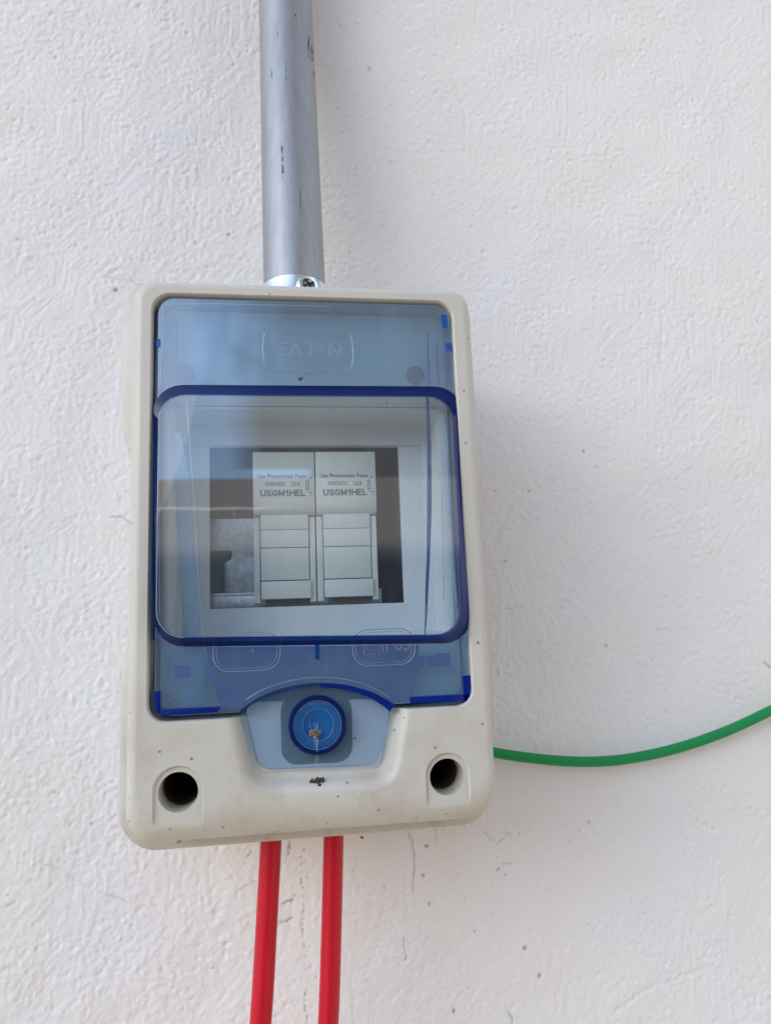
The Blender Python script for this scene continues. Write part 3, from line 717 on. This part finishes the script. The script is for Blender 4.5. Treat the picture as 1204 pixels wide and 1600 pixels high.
# tab below the arch, with the arch wall and the round lock
YT = -85.0
mk('arch_wall', strip([(p[0], p[1] - .35) for p in arc[:len(arc) // 2 + 1]], [.55 + .35 * i / (len(arc) // 2) for i in range(len(arc) // 2 + 1)], YL - .15, YT), M['rimlight'], lid)
h2 = len(arc) // 2
mk('arch_wall', strip([(p[0], p[1] - .55) for p in arc[h2:]], [.9 + 1.2 * i / (len(arc) - h2) for i in range(len(arc) - h2)], YL - .15, YT), M['vivid'], lid)
mk('arch_ridge', tube([(p[0], YL - .05, p[1] + 1.5) for p in arc[2:-2]], .16, 6), M['embossed'], lid)
tab = [tuple(at(px, py, YT)[[0, 2]]) for px, py in ((379, 1108), (401, 1190))] 
Tp = rpoly(ccw(PXL([(377, 1110), (404, 1204), (592, 1196), (610, 1104)], YT)), [.4, .4, .4, .4])
Tp = ccw(PXL([(404, 1204), (592, 1196)], YT))
A_, B_ = PXL([(404, 1203)], YT)[0], PXL([(590, 1196)], YT)[0]
def fillet(p0, p1, p2, r, n=8):
    p0, p1, p2 = map(np.array, (p0, p1, p2)); d1 = (p0 - p1) / np.linalg.norm(p0 - p1); d2 = (p2 - p1) / np.linalg.norm(p2 - p1)
    a, c = p1 + d1 * r, p1 + d2 * r
    return [tuple((1 - t) ** 2 * a + 2 * t * (1 - t) * p1 + t * t * c) for t in np.linspace(0, 1, n)]
ar = PXL([tuple(p[:2]) for p in spline([(a, b + 5, 0) for a, b in ARC], 4)], YT)
tabL = ar + fillet(ar[-1], B_, A_, 3.4) + fillet(B_, A_, ar[0], 3.4)
mk('lock_tab', plate([tabL], YT, 1.4, .12), M['lidlow'], lid, 8)
mk('tab_edge', join(tube([(p[0], YT - .02, p[1]) for p in [ar[-1]] + fillet(ar[-1], B_, A_, 3.4)[:7]], .10, 6)), M['glint'], lid)
cK = at(496, 1133, -87.0); kx, kz = cK[0], cK[2]
mk('lock_shade_plate', plate([rpoly(ccw(PXL([(438, 1085), (440, 1196), (551, 1190), (549, 1085)], -83.6)), 4)], -83.75, .3, 0), mat_solid('recess_shade', (.10, .17, .20, 1), .5), box)  # flat dark plate, the shade behind the lock is put into its colour
knob = mk('lock_knob', loft([disc_loop(kx, kz, 7.25, -84.9), disc_loop(kx, kz, 7.25, -87.2), disc_loop(kx, kz, 7.0, -87.5), disc_loop(kx, kz, 6.35, -87.55), disc_loop(kx, kz, 6.15, -87.2), disc_loop(kx, kz, 6.1, -85.4)], False, False), M['rim'], lid, 30)
mk('knob_face', loft([disc_loop(kx, kz, 6.1, -85.6), disc_loop(kx, kz, 6.1, -86.5), disc_loop(kx, kz, 5.6, -86.75), disc_loop(kx, kz, 3.9, -86.65), disc_loop(kx, kz, 3.7, -86.3), disc_loop(kx, kz, .5, -86.2)], True, True), mat_clear('knob_blue', (.22, .56, .92, 1), .62, (.04, .27, .66, 1), .12, wave=.2, scratch=.5), knob, 30)
mk('knob_ring', join(tube(disc_loop(kx, kz, 5.95, -87.1) + [disc_loop(kx, kz, 5.95, -87.1)[0]], .09, 6), tube(disc_loop(kx + .2, kz, 3.9, -86.75) + [disc_loop(kx + .2, kz, 3.9, -86.75)[0]], .07, 6)), M['embossed'], knob)
mk('knob_inset', loft([disc_loop(kx - 2.7, kz, 2.3, -86.0, 24), disc_loop(kx - 2.7, kz, 2.3, -86.1, 24)]), M['sky_edge'], knob)

# ------------------------------------------------------------------ fuse holders
def holder():
    t = empty('fuse_holder', 'left photovoltaic fuse holder, beside the bare metal rail, lettered USGM1HEL', 'fuse holder', 'fuse holders side by side behind the lid window')
    W_ = 17.45; hw = W_ / 2
    # local: x centred, z = 0 top, negative down; front of the cap at y = 0
    prof = [(0, 6), (0, .5), (-.15, .12), (-.5, 0), (-14.5, 0), (-16.3, .35), (-17.5, 1.1), (-18.2, 2.2), (-18.3, 4.2)]
    loops = [[(x, y, z) for z, y in prof] for x in (-hw + .12, -hw + .3, hw - .3, hw - .12)]
    loops = [[(-hw, y + .2, z) for z, y in prof]] + loops[1:3] + [[(hw, y + .2, z) for z, y in prof]]
    mk('cap', loft(loops, True, True, True), M['fuse'], t, 40)
    mk('body', join(box_mesh(-hw, hw, 4.4, 14, -43.2, -.3, .15), box_mesh(-hw, -hw + 1.75, 2.6, 5, -43.0, -18.6, .2), box_mesh(hw - 1.75, hw, 2.6, 5, -43.0, -18.6, .2)), M['fuse'], t)
    a = hw - 1.95
    mk('handle', join(box_mesh(-a, a, 1.8, 4.3, -22.3, -18.0, .15), box_mesh(-a, a, 1.9, 4.3, -27.45, -22.42, .12), box_mesh(-a, a, 2.2, 4.3, -36.7, -27.62, .12)), M['fuse'], t)
    mk('foot', join(box_mesh(-a, a + .4, 1.6, 4.3, -42.0, -37.0, .25)), M['fuse'], t)
    mk('gap', join(box_mesh(-a - .16, a + .16, 3.6, 4.25, -37.0, -18.4), box_mesh(-a + 1.5, a + .1, 3.4, 4.3, -43.3, -42.2)), M['fuse_gap'], t)
    mk('foot_bar', box_mesh(-hw + 3, hw - 2, 3.6, 5.2, -43.4, -42.3, .1), M['ink'], t)
    L = [shift(text_mesh('Use Photovoltaic Fuses', 1.66, .03, .02, .89), -.55, -.02, -7.2),
         shift(stroke_text('1000VDC  32A', 1.25, .17, .86, .24), -.4, -.02, -9.45),
         shift(stroke_text('USGM1HEL', 1.9, .38, .92, .30), -.3, -.02, -12.1)]
    sx = 6.7
    def bar(x0, x1, z0, z1): return box_mesh(x0, x1, -.03, 0, z0, z1)
    L += [bar(sx - .5, sx + .5, -11.2, -11.02), bar(sx - .5, sx + .5, -8.78, -8.6), bar(sx - .5, sx - .34, -11.1, -8.7), bar(sx + .34, sx + .5, -11.1, -8.7), bar(sx - .07, sx + .07, -11.9, -8.0),
          bar(sx + .2, sx + 1.5, -7.85, -7.68), bar(sx + .8, sx + .95, -7.8, -6.7), bar(sx + .3, sx + 1.5, -12.0, -11.83), bar(sx + .85, sx + 1.0, -12.9, -11.9)]
    lt = mk('lettering', join(*L), M['ink'], t, sharp=False)
    return t
h1 = holder(); h1.location = (-6.85 * S, -69.3 * S, 17.1 * S)
h2 = h1.copy(); COL.objects.link(h2)
for ch in h1.children:
    c = ch.copy(); COL.objects.link(c); c.parent = h2
h2.location = (10.95 * S, -69.3 * S, 17.15 * S)
h2['label'] = 'right photovoltaic fuse holder, beside the empty dark gap, lettered USGM1HEL'

# ------------------------------------------------------------------ conduit
cond = empty('conduit', 'galvanised steel conduit pipe running up the wall from the top of the fuse box', 'conduit')
RC = 10.35
def cpt(px, py, y): return at(px, py, y)
p0 = cpt(459.5, 430, -41.0); p1 = cpt(445.8, 0, -18.5)
ax = (p1 - p0); ax /= np.linalg.norm(ax)
path = [p0 - ax * 24] + [p0 + (p1 - p0) * t for t in (0, .25, .5, .75, 1)] + [p1 + ax * 12 + np.array([0, -.5, 0]), p1 + np.array([-1.4, -.6, 34]), p1 + np.array([-1.8, -.8, 90]), p1 + np.array([-2, -1, 320])]
mk('pipe', tube(path, RC, 64), M['galv'], cond)
def scuff(px, py0, py1, w, seed):
    '''dark rubbed mark on the pipe, broken up along its length'''
    rr = random.Random(seed); V, F = [], []; n = max(4, int((py1 - py0) / 4)); on = True
    for i in range(n + 1):
        py = py0 + (py1 - py0) * i / n
        t = (430 - py) / 430; c = p0 + (p1 - p0) * t; cxp = 459.5 + (445.8 - 459.5) * t; hwp = 48.5 - 7 * t
        ww = w * rr.uniform(.2, 1) * math.sin(math.pi * (i + .5) / (n + 1)); off = px - cxp + rr.uniform(-.6, .6)
        for q in (-ww / 2, ww / 2):
            a = math.asin(max(-.97, min(.97, (off + q) / hwp))) - .04
            V.append(c + np.array([math.sin(a) , -math.cos(a) * 1.019, 0]) * (RC + .05))
        if i and rr.random() < .82: k = 2 * i; F.append((k - 2, k - 1, k + 1, k))
    mk('scuff_mark', mesh_from(V, F), M['scuff'], cond, sharp=False)
for a in ((443, 286, 320, 4.5, 1), (442, 266, 284, 3.5, 2), (483, 72, 126, 3.2, 3), (488, 92, 122, 6, 4), (448, 140, 200, 1.8, 5), (491, 134, 146, 3, 6), (436, 92, 103, 2, 7), (462, 60, 67, 5, 8), (426, 150, 165, 1.6, 9), (470, 330, 372, 1.4, 10)): scuff(*a)
# connector collar: leans with the pipe
def ringat(c, r, n=64):
    u = np.cross(ax, [1, 0, 0]); u /= np.linalg.norm(u); v = np.cross(ax, u)
    return [tuple(c + (u * math.cos(2 * math.pi * k / n) + v * math.sin(2 * math.pi * k / n)) * r) for k in range(n)]
pc = cpt(463, 428, -54)
cz0 = pc[2]
def axp(z): t = (z - p0[2]) / ax[2]; return p0 + ax * t
topz = axp(0)
# height of the collar rim: its near edge stands at row 428
best = None
for zz in np.linspace(75, 100, 251):
    c = axp(zz); f = c + np.array([0, -12.4, 0]) ; f = f - ax * ((f - c) @ ax)
    dd = f - CAM; py = 800 - FPX * (dd @ UPV) / (dd @ FW)
    if best is None or abs(py - 428) < best[0]: best = (abs(py - 428), zz)
zc = best[1]; cc = axp(zc)
collar = loft([ringat(cc, RC + .1), ringat(cc, 11.9), ringat(cc - ax * .35, 12.4), ringat(cc - ax * 9, 12.4), ringat(cc - ax * 9.5, 12.6), ringat(cc - ax * (zc - 60), 12.6)], False, False)
mk('collar', collar, M['zinc'], cond, 30)
sdir = np.array([.27, -.96, 0]); sdir -= ax * (sdir @ ax); sdir /= np.linalg.norm(sdir)
sc0 = cc - ax * 4.9 + sdir * 12.2
def ringdir(c, dr, r, n=32):
    u = np.cross(dr, [0, 0, 1]); u /= np.linalg.norm(u); v = np.cross(dr, u)
    return [tuple(c + (u * math.cos(2 * math.pi * k / n) + v * math.sin(2 * math.pi * k / n)) * (r if not callable(r) else r(k))) for k in range(n)]
screw = mk('set_screw', loft([ringdir(sc0 - sdir * 2, sdir, 3.6), ringdir(sc0 + sdir * 1.4, sdir, 3.6), ringdir(sc0 + sdir * 2.0, sdir, 3.1), ringdir(sc0 + sdir * 2.1, sdir, 2.2), ringdir(sc0 + sdir * .9, sdir, lambda k: 1.9 if k % 8 < 4 else 1.0)], False, True), M['zinc'], cond, 25)
for k in range(4):
    a = k * math.pi / 2 + .5; u = np.cross(sdir, [0, 0, 1]); v = np.cross(sdir, u); d = u * math.cos(a) + v * math.sin(a)
    mk('screw_slot', tube([sc0 + sdir * 2.14 + d * .3, sc0 + sdir * 2.14 + d * 2.0], .35, 8), M['dark'], screw)

# ------------------------------------------------------------------ cables
def cable(name, pts, r, mat, label, n=24):
    o = mk(name, tube(spline(pts, 14), r, n), mat); tag(o, label, 'cable', None); return o
def red(px0, py0, px1, py1, y, mid):
    a, b = at(px0, py0, y), at(px1, py1, y); d = b - a
    return [a - d * .3, a, a + d * .5 + np.array([mid, 0, 0]), b, b + d * .6 + np.array([-1, 6, 0]), b + d * 1.4 + np.array([-3, 16, 0])]
r1 = cable('red_cable', red(423.5, 1313, 407, 1600, -47, .1), 3.12, M['red'], 'left red cable hanging from the underside of the fuse box, leaning furthest left')
r2 = cable('red_cable', red(521, 1308, 512.5, 1600, -47, .15), 3.0, M['red'], 'right red cable hanging from the underside of the fuse box, nearer the green cable')
for o in (r1, r2): o['group'] = 'red cables under the fuse box'
YG = -5.5
cable('green_cable', [at(640, 1135, YG), at(700, 1158, YG), at(765, 1174.5, YG), at(830, 1184.5, YG), at(900, 1190, YG), at(970, 1187, YG), at(1050, 1171, YG), at(1130, 1144, YG), at(1204, 1110, YG), at(1290, 1068, YG), at(1420, 1000, YG)],
      1.88, M['green'], 'green cable curving along the wall to the right of the fuse box')

# ------------------------------------------------------------------ dust and debris lying on the box
def clump(name, px, py, y, r, n, mat, label, seed):
    rr = random.Random(seed); c = at(px, py, y); bm = bmesh.new()
    for _ in range(n):
        d = Vector((rr.gauss(0, .33), rr.gauss(0, .2), rr.gauss(0, .33))) * r
        mt = Matrix.Translation(Vector(c * S) + d * S) @ Matrix.Rotation(rr.uniform(0, 6), 4, Vector((rr.random(), rr.random(), rr.random() + .1)).normalized()) @ Matrix.Diagonal((rr.uniform(.5, 1), rr.uniform(.35, .7), rr.uniform(.3, .6), 1))
        bmesh.ops.create_icosphere(bm, subdivisions=1, radius=r * .45 * S, matrix=mt)
    for v in bm.verts: v.co += Vector((rr.gauss(0, 1), rr.gauss(0, 1), rr.gauss(0, 1))) * .05 * r * S
    me = bpy.data.meshes.new(name); bm.to_mesh(me); bm.free()
    o = mk(name, me, mat, sharp=False); tag(o, label, 'debris'); return o
clump('seed_husk', 496, 1222, -86.2, 2.0, 22, M['seed'], 'brown crumpled seed husk stuck below the round lock', 1)
clump('insect_husk', 491, 1145, -87.6, 1.7, 16, M['husk'], 'tan insect husk caught in spider silk on the round lock', 2)
clump('pollen_crumb', 554, 1153, -85.3, .8, 6, M['husk'], 'tiny orange crumb on the blue tab right of the lock', 3)
clump('dirt_crumb', 469, 592, -87.3, .85, 8, M['seed'], 'small brown dirt crumb just above the top edge of the window', 4)
clump('dirt_crumb', 500, 1036, -87.3, .7, 7, M['husk'], 'tiny brown dirt crumb under the centre notch of the lid', 5)
clump('rust_crumb', 281, 1311, -66, 1.2, 12, M['seed'], 'rust brown crumb on the lower left corner of the fuse box', 6)
clump('rust_crumb', 566, 1309, -58.5, .8, 7, M['seed'], 'small dark red crumb under the box, right of the right red cable', 7)
silk = []
rr = random.Random(5)
for k in range(7):
    a = at(489 + rr.uniform(-8, 8), 1150 + rr.uniform(-22, 8), -87.8); b = at(493 + rr.uniform(-5, 6), 1180 + rr.uniform(-20, 22), -86.6)
    silk.append(tube(spline([a, (a + b) / 2 + np.array([rr.uniform(-.7, .7), -.2, 0]), b], 6), .022, 5))
s = mk('spider_silk', join(*silk), M['silk']); tag(s, 'pale strands of spider silk trailing down from the husk on the lock', 'spider silk')
